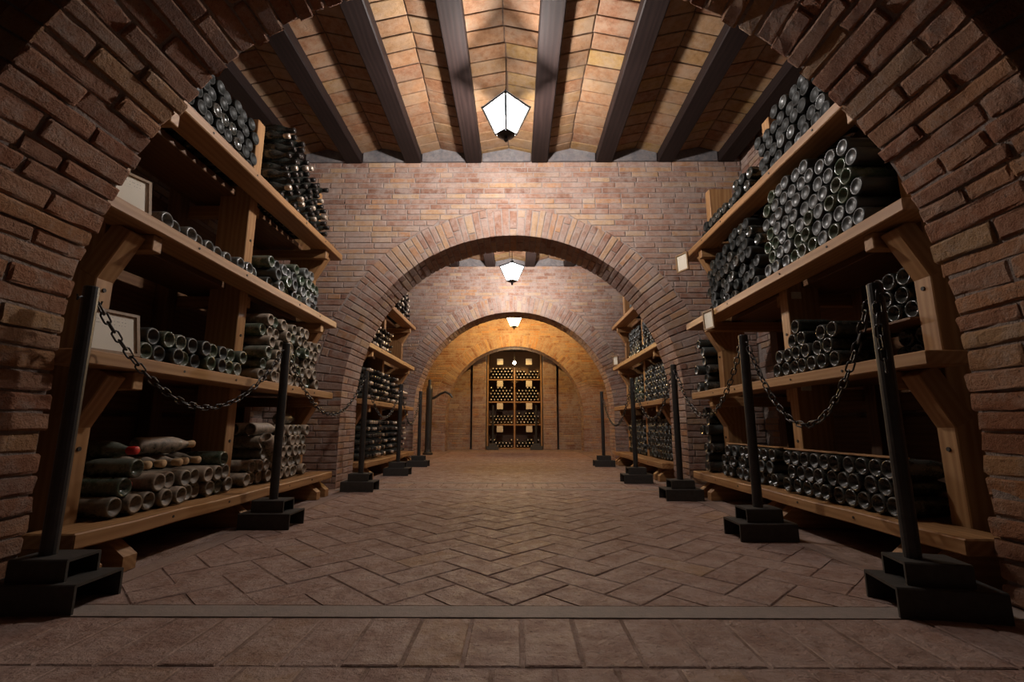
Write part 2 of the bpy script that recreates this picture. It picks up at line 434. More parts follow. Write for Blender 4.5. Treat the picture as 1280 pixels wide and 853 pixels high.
# side walls, and the unlit bay the camera stands in
random.seed(21)
for s, nm in ((-1, 'wall_left'), (1, 'wall_right')):
    x = s*(W_HALL+.012); v, f = box_vf(min(x, x+s*.2), max(x, x+s*.2), -2.2, 12.6, -.05, Z_CEIL+.2)
    sw = struct(nm, v, f, M['mortar']); PP = []
    z = 0; 
    while z < Z_CEIL:
        h = .0575; y = 1.66-random.uniform(0, .25)
        while y < 10.8:
            L = random.choice([.27, .28, .14]); ya, yb = y+.005, y+L-.005; y += L
            if any(a-.02 < (ya+yb)/2 < b+.02 for a, b in ARCH_Y) or ya < 1.6: continue
            P = [(x, ya, z+.005), (x, yb, z+.005), (x, yb, z+h-.005), (x, ya, z+h-.005)]
            if s > 0: P = [P[1], P[0], P[3], P[2]]
            PP.append(piece(P, (-s, 0, 0), .012, .003, .003))
        z += h
    lay(sw, PP, M['brick'], 0, 'brick', 'brickwork')
v, f = box_vf(-W_HALL-.3, W_HALL+.3, -2.3, -2.1, -.05, Z_CEIL+.2); struct('wall_rear', v, f, M['mortar'])

# the niche behind the last arch
NY = 11.75
v, f = box_vf(-W_HALL-.2, W_HALL+.2, 12.45, 12.6, -.05, Z_CEIL+.2); struct('wall_niche', v, f, M['mortar'])
nf = None
def brick_panel(parent, x0, x1, y, z0, z1, seed, L=(.27, .28, .14), mat='brick'):
    random.seed(seed); PP = []; z = z0
    while z < z1-.01:
        h = min(.0575, z1-z); x = x0-random.uniform(0, .2)
        while x < x1:
            l = random.choice(L); xa, xb = max(x0, x)+.004, min(x1, x+l)-.004; x += l
            if xb-xa > .02: PP.append(piece([(xa, y, z+.004), (xb, y, z+.004), (xb, y, z+h-.004), (xa, y, z+h-.004)], (0, -1, 0), .008, .003, .002))
        z += h
    lay(parent, PP, M[mat], 0, 'brick', 'brickwork')
for s, nm in ((-1, 'wall_niche_infill'), (1, 'wall_niche_infill')):
    xa, xb = sorted((s*1.08, s*1.75)); v, f = box_vf(xa, xb, NY+.008, 12.45, -.05, 2.75)
    o = struct(nm, v, f, M['mortar']); brick_panel(o, xa, xb, NY+.008, 0, 2.7, 31+s)
for s in (-1, 1):
    xa, xb = sorted((s*.70, s*1.03)); v, f = box_vf(xa, xb, NY-.14, 12.45, -.05, 2.75)
    o = struct('trim_1' if s < 0 else 'trim_2', v, f, M['mortar'])
    brick_panel(o, xa, xb, NY-.14, 0, 2.7, 41+s, L=(.33,))
v, f = box_vf(-W_HALL, W_HALL, ARCH_Y[3][1]-.01, 12.5, 2.62, 2.75); struct('ceiling_niche', v, f, M['tile_bed'])

# ---------------------------------------------------------------- ceiling: beams and shallow tile vaults
random.seed(51)
BEAM_X = [-2.20, -1.615, -1.01, -.395, .275, .93, 1.555, 2.17]
def ceiling(name, y0, y1, cap, seed):
    random.seed(seed)
    v, f = box_vf(-W_HALL-.2, W_HALL+.2, y0, y1, Z_CEIL+.02, Z_CEIL+.12); c = struct(name, v, f, M['tile_bed'])
    PP = []
    xs = [-W_HALL-.25]+BEAM_X+[W_HALL+.25]
    V, F = [], []
    for a, b in zip(xs, xs[1:]):
        m = (a+b)/2+random.uniform(-.02, .02); zl, zc = Z_BEAM+.085, Z_BEAM+.155
        if a < -W_HALL or b > W_HALL: continue
        k = len(V); V += [(a, y0, zl), (m, y0, zc), (b, y0, zl), (a, y1, zl), (m, y1, zc), (b, y1, zl)]
        F += [(k, k+3, k+4, k+1), (k+1, k+4, k+5, k+2)]
        y = y0+random.uniform(-.08, 0); wig = 0
        while y < y1:
            L = .148*random.uniform(.94, 1.05); ya, yb = max(y, y0)+.0055, min(y+L, y1)-.0055; y += L
            if yb-ya < .03: continue
            wig = max(-.02, min(.02, wig+random.uniform(-.009, .009)))
            for (xa, za, xb, zb) in ((a+.06, zl+.012, m+wig-.006, zc), (m+wig+.006, zc, b-.06, zl+.012)):
                j = random.uniform(-.006, .006)
                P = [(xa, ya, za), (xa, yb, za), (xb, yb+j*.4, zb), (xb, ya+j*.4, zb)]
                nn = Vector((zb-za, 0, -(xb-xa))).normalized()
                fn = (Vector(P[1])-Vector(P[0])).cross(Vector(P[3])-Vector(P[0]))
                if fn.dot(nn) < 0: P = [P[1], P[0], P[3], P[2]]
                PP.append(piece(P, nn, .010, .003, .0022))
    put('vault_bed', V, F, M['tile_bed'], c)
    lay(c, PP, M['tile'], cap, 'tile', 'tilework')
    for x in BEAM_X:
        me = bevel_box(y1-y0-.002, .165, .22, .008); me.name = 'beam'; me.materials.append(M['beam'])
        link('beam', me, c, Matrix.Translation((x, (y0+y1)/2, Z_BEAM+.11)) @ Matrix.Rotation(PI/2, 4, 'Z'))
    return c
ceiling('ceiling', ARCH_Y[0][1], ARCH_Y[1][0], 280, 61)
ceiling('ceiling_beyond_middle_arch', ARCH_Y[1][1], ARCH_Y[2][0], 0, 62)
ceiling('ceiling_beyond_far_arch', ARCH_Y[2][1], ARCH_Y[3][0], 0, 63)
ceiling('ceiling_behind_near_arch', -2.1, ARCH_Y[0][0], 0, 64)
# cement band where the vaults meet each wall
for w, y in ((w2, ARCH_Y[1][0]), (w3, ARCH_Y[2][0]), (w4, ARCH_Y[3][0])):
    xs = [-W_HALL]+BEAM_X+[W_HALL]
    for a, b in zip(xs, xs[1:]):
        me = bevel_box(b-a-.175 if (a > -W_HALL and b < W_HALL) else max(.02, b-a-.09), .03, .17, .006); me.name = 'cement_band'; me.materials.append(M['plaster'])
        link('cement_band', me, w, Matrix.Translation(((a+b)/2+(.04 if a == -W_HALL else 0), y-.012, Z_BEAM+.095)))

# ---------------------------------------------------------------- floor
v, f = box_vf(-W_HALL-.2, W_HALL+.2, -2.2, 12.6, -.06, -.0035); floor = struct('floor', v, f, M['floor_bed'])
random.seed(71)
def flat_piece(corners, d=.0032, bev=.0025, jit=.0012): 
    return piece([(x, y, -.0036) for x, y in corners], (0, 0, 1), d, bev, jit)
def herring(x0, x1, y0, y1, cap, seed):
    random.seed(seed); L, W = .288, .141; g = .0032; PP = []
    c45 = math.cos(PI/4)
    cx, cy = 0.02, y0
    R_ = 14
    def clip(poly):
        for ax, lim, sg in ((0, x0, 1), (0, x1, -1), (1, y0, 1), (1, y1, -1)):
            o = []
            for i in range(len(poly)):
                p, q = poly[i], poly[(i+1) % len(poly)]
                ip, iq = (p[ax]-lim)*sg >= 0, (q[ax]-lim)*sg >= 0
                if ip: o.append(p)
                if ip != iq:
                    t = (lim-p[ax])/(q[ax]-p[ax]); o.append((p[0]+(q[0]-p[0])*t, p[1]+(q[1]-p[1])*t))
            poly = o
            if len(poly) < 3: return None
        return poly
    U = L/2
    for i in range(-30, 31):
        for j in range(-30, 31):
            for rct in (0, 1):
                # herringbone lattice: steps (1,1)*W and (L,-L)
                bx, by = i*W+j*L, i*W-j*L
                r = (bx, by, bx+L, by+W) if rct == 0 else (bx, by+W, bx+W, by+W+L)
                q = [(r[0]+g, r[1]+g), (r[2]-g, r[1]+g), (r[2]-g, r[3]-g), (r[0]+g, r[3]-g)]
                q = [(cx+(x*c45-y*c45), cy+(x*c45+y*c45)) for x, y in q]
                if all(x < x0 or x > x1 or y < y0 or y > y1 for x, y in q) : continue
                p = clip(q)
                if not p: continue
                area = abs(sum(p[k][0]*p[(k+1) % len(p)][1]-p[(k+1) % len(p)][0]*p[k][1] for k in range(len(p))))/2
                if area < .003: continue
                if len(p) == 4: PP.append(flat_piece(p))
                else:
                    n = len(p); V = [(x, y, -.0036) for x, y in p]+[(x, y, -.0006) for x, y in p]
                    PP.append((V, [tuple(range(n, 2*n))]+[(k, (k+1) % n, n+(k+1) % n, n+k) for k in range(n)]))
    lay(floor, PP, M['paver'], cap, 'paver', 'paving')
def rows(x0, x1, y0, y1, cap, seed, W=.146, L=.288):
    random.seed(seed); PP = []; y = y1; k = 0
    while y > y0+.02:
        ya = max(y-L, y0); x = x0-(W/2 if k % 2 else 0)
        while x < x1:
            a, b = max(x, x0)+.005, min(x+W, x1)-.005; x += W
            if b-a > .02: PP.append(flat_piece([(a, ya+.004), (b, ya+.004), (b, y-.004), (a, y-.004)]))
        y = ya; k += 1
    lay(floor, PP, M['paver'], cap, 'paver', 'paving')
SX = 1.44
rows(-1.56, 1.56, .4, 1.52, 90, 72)
herring(-SX+.05, SX-.05, 1.62, 4.34, 205, 73)
rows(-1.56, 1.56, 4.44, 4.84, 0, 74)
herring(-SX+.05, SX-.05, 4.94, 7.5, 0, 75)
rows(-1.56, 1.56, 7.6, 8.1, 0, 76)
herring(-SX+.05, SX-.05, 8.2, 10.7, 0, 77)
def strip(x0, x1, y0, y1, mat='cement'):
    me = bevel_box(max(x1-x0, y1-y0), min(x1-x0, y1-y0), .004, .001); me.name = 'cement_strip'; me.materials.append(M[mat])
    m = Matrix.Translation(((x0+x1)/2, (y0+y1)/2, -.0018))
    if y1-y0 > x1-x0: m = m @ Matrix.Rotation(PI/2, 4, 'Z')
    link('cement_strip', me, floor, m)
for a, b in ((1.525, 1.615), (4.345, 4.435), (4.845, 4.935), (7.505, 7.595), (8.105, 8.195), (10.705, 10.795)): strip(-1.58, 1.58, a, b)
for a, b in ((1.617, 4.343), (4.937, 7.503), (8.197, 10.703)):
    for s in (-1, 1): strip(*(sorted((s*SX-s*.045, s*SX+s*.045))), a, b, 'cement_worn')

# ---------------------------------------------------------------- lanterns
def lantern(x, y, z, power, color, pane, bulb, label, group):
    """square lantern standing on its corner towards the aisle; z is the height of the rim"""
    loc = Vector((x, y, z-.24)); t = empty('lantern', loc, label, 'lantern', group)
    rt, rb, h = .178, .076, .22
    def corner(r, k, zz): a = PI/2*k-PI/2; return Vector((r*math.cos(a), r*math.sin(a), zz))
    T = [corner(rt, k, .24) for k in range(4)]; B = [corner(rb, k, .02) for k in range(4)]
    for k in range(4):
        a, b, c, d = B[k], B[(k+1) % 4], T[(k+1) % 4], T[k]
        cc = (a+b+c+d)/4; q = [cc+(p-cc)*.95 for p in (a, b, c, d)]
        put('pane', q, [(0, 1, 2, 3)], M[pane], t)
        V, F = tube([a, d], .008, 6); put('corner_bar', V, F, M['iron'], t)
        V, F = tube([d, c], .010, 6); put('rim_bar', V, F, M['iron'], t)
        V, F = tube([a, b], .007, 6); put('base_bar', V, F, M['iron'], t)
    # low hipped roof of clouded glass on iron hips
    apex = Vector((0, 0, .30))
    for k in range(4):
        a, b = corner(rt+.012, k, .248), corner(rt+.012, (k+1) % 4, .248)
        put('roof_pane', [a, b, apex], [(0, 1, 2)], M['roof_glass'], t)
        V, F = tube([a, apex], .005, 6); put('hip_bar', V, F, M['iron'], t)
    V, F = lathe([(0, .29), (.028, .295), (.03, .31), (.012, .33), (0, .335)], 10); put('cap', V, F, M['iron'], t)
    V, F = lathe([(0, -.045), (.012, -.035), (.018, -.02), (.01, -.005), (.035, .0), (.066, .014), (.0, .02)], 12); put('finial', V, F, M['iron'], t)
    V, F = tube([(0, 0, .33), (0, 0, Z_BEAM+.14-loc.z)], .004, 6); put('hanging_rod', V, F, M['iron'], t)
    V, F = lathe([(0, .07), (.02, .078), (.03, .10), (.028, .125), (.014, .155), (.013, .175), (0, .175)], 12); put('bulb', V, F, M[bulb], t, smooth=True)
    ld = D.lights.new('lantern_light', 'POINT'); ld.energy = power; ld.color = color; ld.shadow_soft_size = .06
    lo = D.objects.new('lantern_light', ld); COL.objects.link(lo); lo.parent = t; lo.location = (0, 0, .085)
    return t
lantern(-.04, 3.20, 2.925, LAMP_POWER[0], WHITE, 'pane_white', 'bulb_white', 'white-lit black lantern hanging over the herringbone floor before the middle arch', 'hanging lanterns')
lantern(-.02, 6.55, 2.84, LAMP_POWER[1], WHITE, 'pane_white', 'bulb_white', 'white-lit black lantern hanging between the middle and far arches', 'hanging lanterns')
lantern(.0, 9.55, 2.80, LAMP_POWER[2], WARM, 'pane_warm', 'bulb_warm', 'amber-lit lantern hanging beyond the far arch before the niche', 'hanging lanterns')
def niche_bulb():
    loc = Vector((.0, 11.42, 2.03)); t = empty('pendant_bulb', loc, 'bare lit bulb hanging before the niche rack', 'lamp')
    V, F = lathe([(0, 0), (.03, .012), (.042, .04), (.03, .075), (.018, .09), (0, .09)], 12); put('bulb', V, F, M['bulb_warm'], t, smooth=True)
    V, F = lathe([(.0, .085), (.022, .085), (.022, .13), (.0, .135)], 10); put('socket', V, F, M['iron'], t)
    V, F = tube([(0, 0, .13), (0, 0, 2.62-loc.z)], .004, 6); put('cord', V, F, M['iron'], t)
    ld = D.lights.new('bulb_light', 'POINT'); ld.energy = LAMP_POWER[3]; ld.color = (1, .8, .5); ld.shadow_soft_size = .05
    lo = D.objects.new('bulb_light', ld); COL.objects.link(lo); lo.parent = t; lo.location = (0, -.12, .03)
niche_bulb()

# ---------------------------------------------------------------- bottle racks
PIT, ROWH, RB = .0848, .0737, .0418
SHELF_Z = [.19, .84, 1.45, 2.08]; XF = 1.53
def rack(side, y_off, y_end, label, dx=0.0, y0s=1.665):
    root_loc = Vector((side*1.85, 2.9+y_off, 0)); t = empty('bottle_rack', root_loc, label, 'rack', 'timber bottle racks along the aisle')
    fr = [1.90, 2.90, 3.88]; W = M['wood']; WD = M['wood']
    P = lambda x, y, z: (side*(x+dx), y+y_off, z)
    for i, fy in enumerate(fr):
        post = board('post', P(1.80, fy, 0), P(1.80, fy, 2.60), .085, .20, W, t, root_loc, roll_ref=(1, 0, 0), bev=.004)
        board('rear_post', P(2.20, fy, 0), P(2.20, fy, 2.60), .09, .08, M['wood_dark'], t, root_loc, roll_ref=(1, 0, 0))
        for z in SHELF_Z[1:]:
            sy = (.082, .082, -.082)[i]
            board('cross_arm', P(1.565 if i != 1 else 1.72, fy+sy, z-.056-.038), P(2.24, fy+sy, z-.056-.038), .055, .075, W, t, root_loc)
        for sy in (-.082, .082):
            # sloped foot
            x0, x1 = 1.50, 2.24; y0, y1 = fy+sy-.034+y_off, fy+sy+.034+y_off
            pr = [(x0, 0), (x1, 0), (x1, .133), (x0+.10, .133), (x0, .055)]
            V = [(side*(x+dx), y0, z) for x, z in pr]+[(side*(x+dx), y1, z) for x, z in pr]; n = 5
            F = [tuple(range(n)), tuple(range(2*n-1, n-1, -1))]+[(k, n+k, n+(k+1) % n, (k+1) % n) for k in range(n)]
            if side < 0: F = [q[::-1] for q in F]
            put('foot', V, F, W, t, ploc=root_loc, center=True)
        if i != 1:
            for z in SHELF_Z[1:]:
                board('brace', P(1.742, fy, z-.27), P(1.625, fy, z-.062), .088, .09, W, t, root_loc, roll_ref=(1, 0, 0))
        V, F = lathe([(0, -.003), (.009, -.003), (.009, .004), (0, .004)], 8)
        for z in (.47, 1.12, 1.75):
            o = put('bolt', V, F, M['bolt'], post); o.matrix_local = post.matrix_basis.inverted() @ Matrix.Translation(Vector(P(1.699, fy, z))-root_loc) @ Matrix.Rotation(-side*PI/2, 4, 'Y')
    for li, z in enumerate(SHELF_Z):
        ya = y0s if li else (1.72 if side < 0 else 1.67); yb = y_end+random.uniform(-.03, .03)
        w = .16 if li else .19
        plank = board('front_plank', P(XF+w/2-(.03 if li == 0 else 0), ya, z-.0275), P(XF+w/2-(.03 if li == 0 else 0), yb, z-.0275), w, .055, W, t, root_loc, bev=.005, wob=.003 if li == 0 else .0015)
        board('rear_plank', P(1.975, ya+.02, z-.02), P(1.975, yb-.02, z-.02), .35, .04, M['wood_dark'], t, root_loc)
        for yy in (2.2, 2.62, 3.3, 3.66):
            V, F = lathe([(0, -.002), (.006, -.002), (.006, .003), (0, .003)], 8)
            o = put('bolt', V, F, M['bolt'], plank); o.matrix_local = plank.matrix_basis.inverted() @ Matrix.Translation(Vector(P(XF-(.03 if li == 0 else 0), yy, z-.028))-root_loc) @ Matrix.Rotation(-side*PI/2, 4, 'Y')
    if side < 0 and y_off == 0:                      # saw-toothed neck cradle on the third shelf
        V, F = [], []; n = 10
        for k in range(n):
            yc = 1.99+PIT*(k+.0); b0 = len(V)
            for x in (1.802, 1.83): V += [P(x, yc, SHELF_Z[2]-.005), P(x, yc+PIT, SHELF_Z[2]-.005), P(x, yc+PIT, SHELF_Z[2]+.002), P(x, yc+PIT*.22, SHELF_Z[2]+.002), P(x, yc+PIT*.05, SHELF_Z[2]+.024), P(x, yc-PIT*.05, SHELF_Z[2]+.024)]
            F += [tuple(b0+i for i in range(6)), tuple(b0+6+i for i in range(5, -1, -1))]+[(b0+i, b0+6+i, b0+6+(i+1) % 6, b0+(i+1) % 6) for i in range(6)]
        put('neck_cradle', V, F, M['wood'], t, ploc=root_loc, center=True)
    for z in (.40, .86, 1.32, 1.78):
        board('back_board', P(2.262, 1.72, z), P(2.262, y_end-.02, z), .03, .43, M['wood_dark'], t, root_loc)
    return t
rack(-1, 0, 4.03, 'timber rack of dusty bottles with framed cards standing on its shelves')
rack(1, 0, 4.12, 'timber rack crowded with dark bottles, cards hanging from its shelf edges', dx=.02, y0s=1.74)
rack(-1, 3.22, 4.03, 'timber rack beyond the middle arch stacked with capped bottle necks')
rack(1, 3.22, 4.03, 'timber rack beyond the middle arch with tall piles of dark bottles')

# ---------------------------------------------------------------- bottles
PROF = [(0, .030), (.011, .028), (.021, .018), (.029, .005), (.0335, 0), (.0385, .002), (.0410, .009), (.0418, .02), (.0418, .165), (.0400, .185), (.0335, .213), (.0225, .242), (.0165, .263), (.0148, .283), (.0178, .285), (.0178, .296), (.0150, .30), (0, .30)]
PROF_FLAT = [(0, .011), (.014, .010), (.025, .006), (.0315, .0015), (.0345, 0), (.0385, .002)]+PROF[6:]
PROF_LO = [(0, .028), (.027, .008), (.0335, 0), (.0415, .012), (.0415, .17), (.031, .22), (.0165, .263), (.016, .30), (0, .30)]
CAP = [(.0152, .262), (.0172, .265), (.0188, .286), (.0188, .302), (.015, .306), (0, .306)]
BV, BF = lathe(PROF, 20); FV, FF_ = lathe(PROF_FLAT, 20); LV, LF = lathe(PROF_LO, 10); CV, CF = lathe(CAP, 12)
def mesh_of(name, V, F, mat):
    me = D.meshes.new(name); me.from_pydata(V, [], F); me.materials.append(M[mat])
    me.polygons.foreach_set('use_smooth', [True]*len(me.polygons)); me.update(); return me
BM = {g: mesh_of('bottle_'+g, BV, BF, g) for g in ('g_dark', 'g_green', 'g_dusty', 'g_clear', 'g_grey')}
BM['g_flat'] = mesh_of('bottle_flat', FV, FF_, 'g_grey'); BM['g_flatdull'] = mesh_of('bottle_flatdull', FV, FF_, 'g_dull'); BM['g_flatdark'] = mesh_of('bottle_flatdark', FV, FF_, 'g_dark')
CM = {g: mesh_of('cap_'+g, CV, CF, g) for g in ('cork', 'foil_gold', 'foil_red', 'foil_dark')}
STUFF = {}
def place(base, direction, mat, label, group, solo=True, cap=None, name='wine_bottle', spin=None):
    """bottle with its base centre at `base`, neck pointing along `direction`"""
    dz = Vector(direction).normalized(); q = dz.to_track_quat('Z', 'Y')
    m = Matrix.Translation(Vector(base)) @ q.to_matrix().to_4x4() @ Matrix.Rotation(spin if spin is not None else random.uniform(0, 6.28), 4, 'Z')
    if solo:
        o = link(name, BM[mat], None, m); tag(o, label, 'bottle', group)
        if cap: link('cap', CM[cap], o)
    else:
        V, F, I, mats = STUFF.setdefault('bottles', ([], [], [], []))
        def add(VV, FF, mt):
            if mt not in mats: mats.append(mt)
            k = len(V); V.extend([m @ Vector(p) for p in VV]); F.extend([tuple(i+k for i in f) for f in FF]); I.extend([mats.index(mt)]*len(FF))
        add(LV, LF, mat)
        if cap: add([(x, y, z) for x, y, z in CV], CF, cap)
COUNT = {}
ROWN = ['bottom', 'second', 'third', 'fourth', 'fifth', 'sixth', 'seventh', 'eighth', 'ninth']
def stack(side, ya, yb, z0, rowf, mats, label, group, solo=True, neck_out=False, cap=None, xb=1.585, xj=.012, gap=0.0, name='wine_bottle', skew=.02):
    k = 0
    while k < 14:
        n = 0; y = ya+RB+(PIT/2 if k % 2 else 0)
        while y <= yb-RB+1e-6:
            if k < rowf(y) and random.random() >= gap*(k > 0):
                z = z0+RB+.0006+k*ROWH; x = xb+random.uniform(-xj, xj)
                dy = random.uniform(-skew, skew)*.5
                if neck_out: b = (side*(x+.28), y, z); d = (-side, 0, 0)
                else: b = (side*x, y, z); d = (side, 0, 0)
                place(b, d, random.choice(mats), label and label.replace('ROW', ROWN[k]+' row'), group, solo, random.choice(cap) if cap else None, name); n += 1
            y += PIT
        if n == 0: break
        COUNT[group] = COUNT.get(group, 0)+n; k += 1
Z1, Z2, Z3, Z4 = SHELF_Z
def steps(*ab): return lambda y: next((r for lim, r in ab if y < lim), ab[-1][1])
random.seed(101)
# --- rack of dusty bottles
DG, GG, CG, BG, YG, FL, FD, FU = 'g_dusty', 'g_green', 'g_clear', 'g_dark', 'g_grey', 'g_flat', 'g_flatdark', 'g_flatdull'
stack(-1, 2.08, 2.845, Z4, lambda y: 6, [FU, FU, FU, FD], 'dark bottle lying base-out in the ROW of the top-shelf pile by the near arch', 'dark pile on the top shelf of the dusty rack', xb=1.68)
stack(-1, 2.955, 3.80, Z4, steps((3.25, 8), (3.5, 7), (3.7, 6), (9, 5)), [BG], 'dark capped bottle pointing neck-out in the ROW of the top-shelf pile', 'neck-out bottles on the top shelf', neck_out=True, cap=['foil_dark', 'foil_dark', 'foil_dark', 'foil_dark', 'foil_gold'], name='capped_bottle', xb=1.58, xj=.03)
stack(-1, 1.99, 2.845, Z3, lambda y: 1, [CG], 'clear bottle lying base-out in the single row beside a framed card', 'single row of clear bottles', xj=.02)
stack(-1, 2.955, 3.82, Z3, steps((3.3, 3), (3.6, 4), (9, 3)), [GG, CG, YG], 'greenish bottle lying base-out in the ROW of the low heap under the top shelf', 'greenish heap on the third shelf', xj=.03)
stack(-1, 1.99, 2.80, Z2, lambda y: 2, [GG, YG], 'green bottle lying base-out in the ROW of two beside a framed card', 'two rows of green bottles', xj=.02)
stack(-1, 2.955, 3.82, Z2, steps((3.15, 6), (3.6, 6), (9, 5)), [DG, DG, GG, DG], 'dust-caked bottle lying base-out in the ROW of the six-row heap', 'dust-caked heap on the second shelf', xj=.03, name='dusty_bottle')
stack(-1, 2.955, 3.82, Z1, steps((3.10, 2), (3.42, 4), (9, 5)), [DG], 'dust-caked bottle lying base-out in the ROW of the lowest-plank heap', 'dusty heap on the lowest plank', xb=1.625, xj=.02, name='dusty_bottle')
g = 'old bottles strewn on the lowest plank'
Y0 = [1.998+.0880*i for i in range(10)]; H = .0735
jx = lambda a=.03: random.uniform(0, a)
for i, y in enumerate(Y0): place((-1.575-jx()-(.03 if i > 4 else 0), y, Z1+.0425), (-1, 0, 0), random.choice([DG, DG, GG]), 'old dusty bottle lying base-out in the bottom row of the untidy heap', g, name='dusty_bottle')
for i in (0, 2, 3, 4, 5, 6, 7, 8): place((-1.59-jx(), Y0[i]+.044, Z1+.0425+H), (-1, 0, 0), DG if i else GG, 'dusty bottle lying base-out in the upper row of the untidy heap', g, name='dusty_bottle')
place((-1.965, Y0[1]+.044, Z1+.0425+H), (1, 0, 0), DG, 'bottle with a red foil neck poking out between dusty bases', None, cap='foil_red', name='dusty_bottle')
for i, lab in ((1, 'green bottle lying base-out on the untidy heap beside red foil'), (9, 'green bottle lying base-out on the untidy heap beside the middle post')):
    place((-1.60, Y0[i] if i < 9 else Y0[8], Z1+.0425+2*H), (-1, 0, 0), GG, lab, None, name='dusty_bottle')
for i in (3, 4, 5, 6, 7): place((-1.955-jx(.04), Y0[i], Z1+.0425+2*H), (1, 0, 0), DG, 'dusty bottle with bare cork pointing neck-out on top of the untidy heap', g, cap='cork', name='dusty_bottle')
place((-1.95, Y0[2]-.045, Z1+.0425+3*H), (1, 0, 0), GG, 'bottle with a red foil neck resting on top of the heap', None, cap='foil_red', name='dusty_bottle')
place((-1.80, Y0[4]-.05, Z1+.0425+2*H+.085), (.30, .95, 0), DG, 'brown bottle lying along the shelf on top of the untidy heap', None, cap='cork', name='dusty_bottle')
# loose bottles on and against the far dusty heap
place((-1.552, 3.03, Z1+.30), (-.01, .68, -.66), DG, 'dusty bottle leaning neck-down against the heap by the middle post', None, name='dusty_bottle')
for x in (-1.68, -1.79): place((x, 3.08, Z1+.0848+3*ROWH+.043), (.06, 1, 0), DG, 'dusty bottle lying lengthwise on top of the heap', 'lengthwise bottles on the dusty heap', name='dusty_bottle')
place((-1.70, 3.46, Z1+.0848+4*ROWH+.043), (-.1, 1, 0), DG, 'dusty bottle lying lengthwise on top of the heap', 'lengthwise bottles on the dusty heap', name='dusty_bottle')
# --- rack of dark bottles
dk = dict(name='dark_bottle')
stack(1, 2.09, 2.845, Z4, steps((2.2, 5), (2.6, 5), (9, 4)), [FU, FU, FL], 'dark bottle lying base-out in the ROW of the pile under the ceiling beams', 'pile on the top shelf of the dark rack', **dk)
stack(1, 2.955, 3.82, Z4, steps((3.2, 3), (3.6, 2), (9, 2)), [FU, FD], 'black bottle lying base-out in the ROW of the low stack on the top shelf', 'low rows on the top shelf of the dark rack', xb=1.62, **dk)
stack(1, 1.97, 2.85, Z3, steps((2.05, 5), (2.3, 6), (2.75, 7), (9, 6)), [FL, FL, GG], 'clean-based bottle lying base-out in the ROW of the tall third-shelf pile', 'tall shiny pile on the third shelf', xb=1.58, xj=.008, name='dark_bottle')
stack(1, 2.955, 3.82, Z3, steps((3.07, 6), (3.4, 7), (9, 6)), [FU, FU, FU, FD], 'dull dark bottle lying base-out in the ROW of the full third-shelf bin', 'dull pile on the third shelf', xb=1.62, xj=.03, **dk)
stack(1, 2.25, 2.845, Z2, lambda y: 2, [BG], 'black bottle lying base-out in the ROW of two at the second shelf front', 'black front rows on the second shelf', xb=1.58, xj=.008, **dk)
ry = [2.25+RB+PIT*i for i in range(7)]
for k, ys in ((2, (ry[0], ry[1], ry[3], ry[4])), (3, ((ry[3]+ry[4])/2, ))):
    for y in ys: place((1.585, y, Z2+RB+.0006+k*ROWH), (1, 0, 0), BG, 'black bottle lying base-out on top of the two front rows', 'black bottles above the front rows', name='dark_bottle')
stack(1, 1.965, 2.225, Z2, lambda y: 2, [BG], 'black bottle lying in the ROW under the loose board', 'bottles under the loose board', xb=1.82, **dk)
lb = empty('loose_board', (1.80, 2.15, 1.0), 'thin loose board lying across bottles on the second shelf', 'board')
board('plank', (1.85, 1.95, 1.007), (1.85, 2.25, 1.007), .32, .012, M['wood_dark'], lb, Vector((1.80, 2.15, 1.0)), bev=.002)
stack(1, 1.955, 2.245, 1.014, lambda y: 3, [BG], 'black bottle lying in the ROW on the loose board', 'bottles on the loose board', xb=1.73, **dk)
stack(1, 3.93, 4.12, Z2, lambda y: 6, [FD, FL], 'dark bottle in the ROW of the narrow column on the second shelf end', 'narrow column at the second shelf end', xb=1.62, xj=.04, **dk)
stack(1, 1.99, 2.845, Z1, lambda y: 3, [BG], 'black bottle lying base-out in the ROW of three on the low plank', 'three rows on the low plank', xb=1.575, xj=.008, **dk)
stack(1, 2.955, 3.80, Z1, steps((3.1, 3), (9, 3)), [BG, BG, YG], 'black bottle lying base-out in the ROW behind the stanchion on the low plank', 'rows on the far half of the low plank', xb=1.61, xj=.02, **dk)
stack(1, 3.93, 4.12, Z1, lambda y: 7, [FD, FL], 'dark bottle in the ROW of the narrow column on the low plank end', 'narrow column at the low plank end', xb=1.62, xj=.04, **dk)
for (ya, yb, xx) in ((2.0, 2.84, 1.62), (2.96, 3.7, 1.66)):
    lt = empty('lath', (xx, (ya+yb)/2, Z1+3*ROWH+.0105), 'pale thin lath on the black bottles '+('near the slanted post' if ya < 2.5 else 'behind the stanchion'), 'lath')
    board('strip', (xx, ya, Z1+3*ROWH+.0175), (xx, yb, Z1+3*ROWH+.0175), .05, .008, M['wood'], lt, lt.location.copy(), bev=.002)
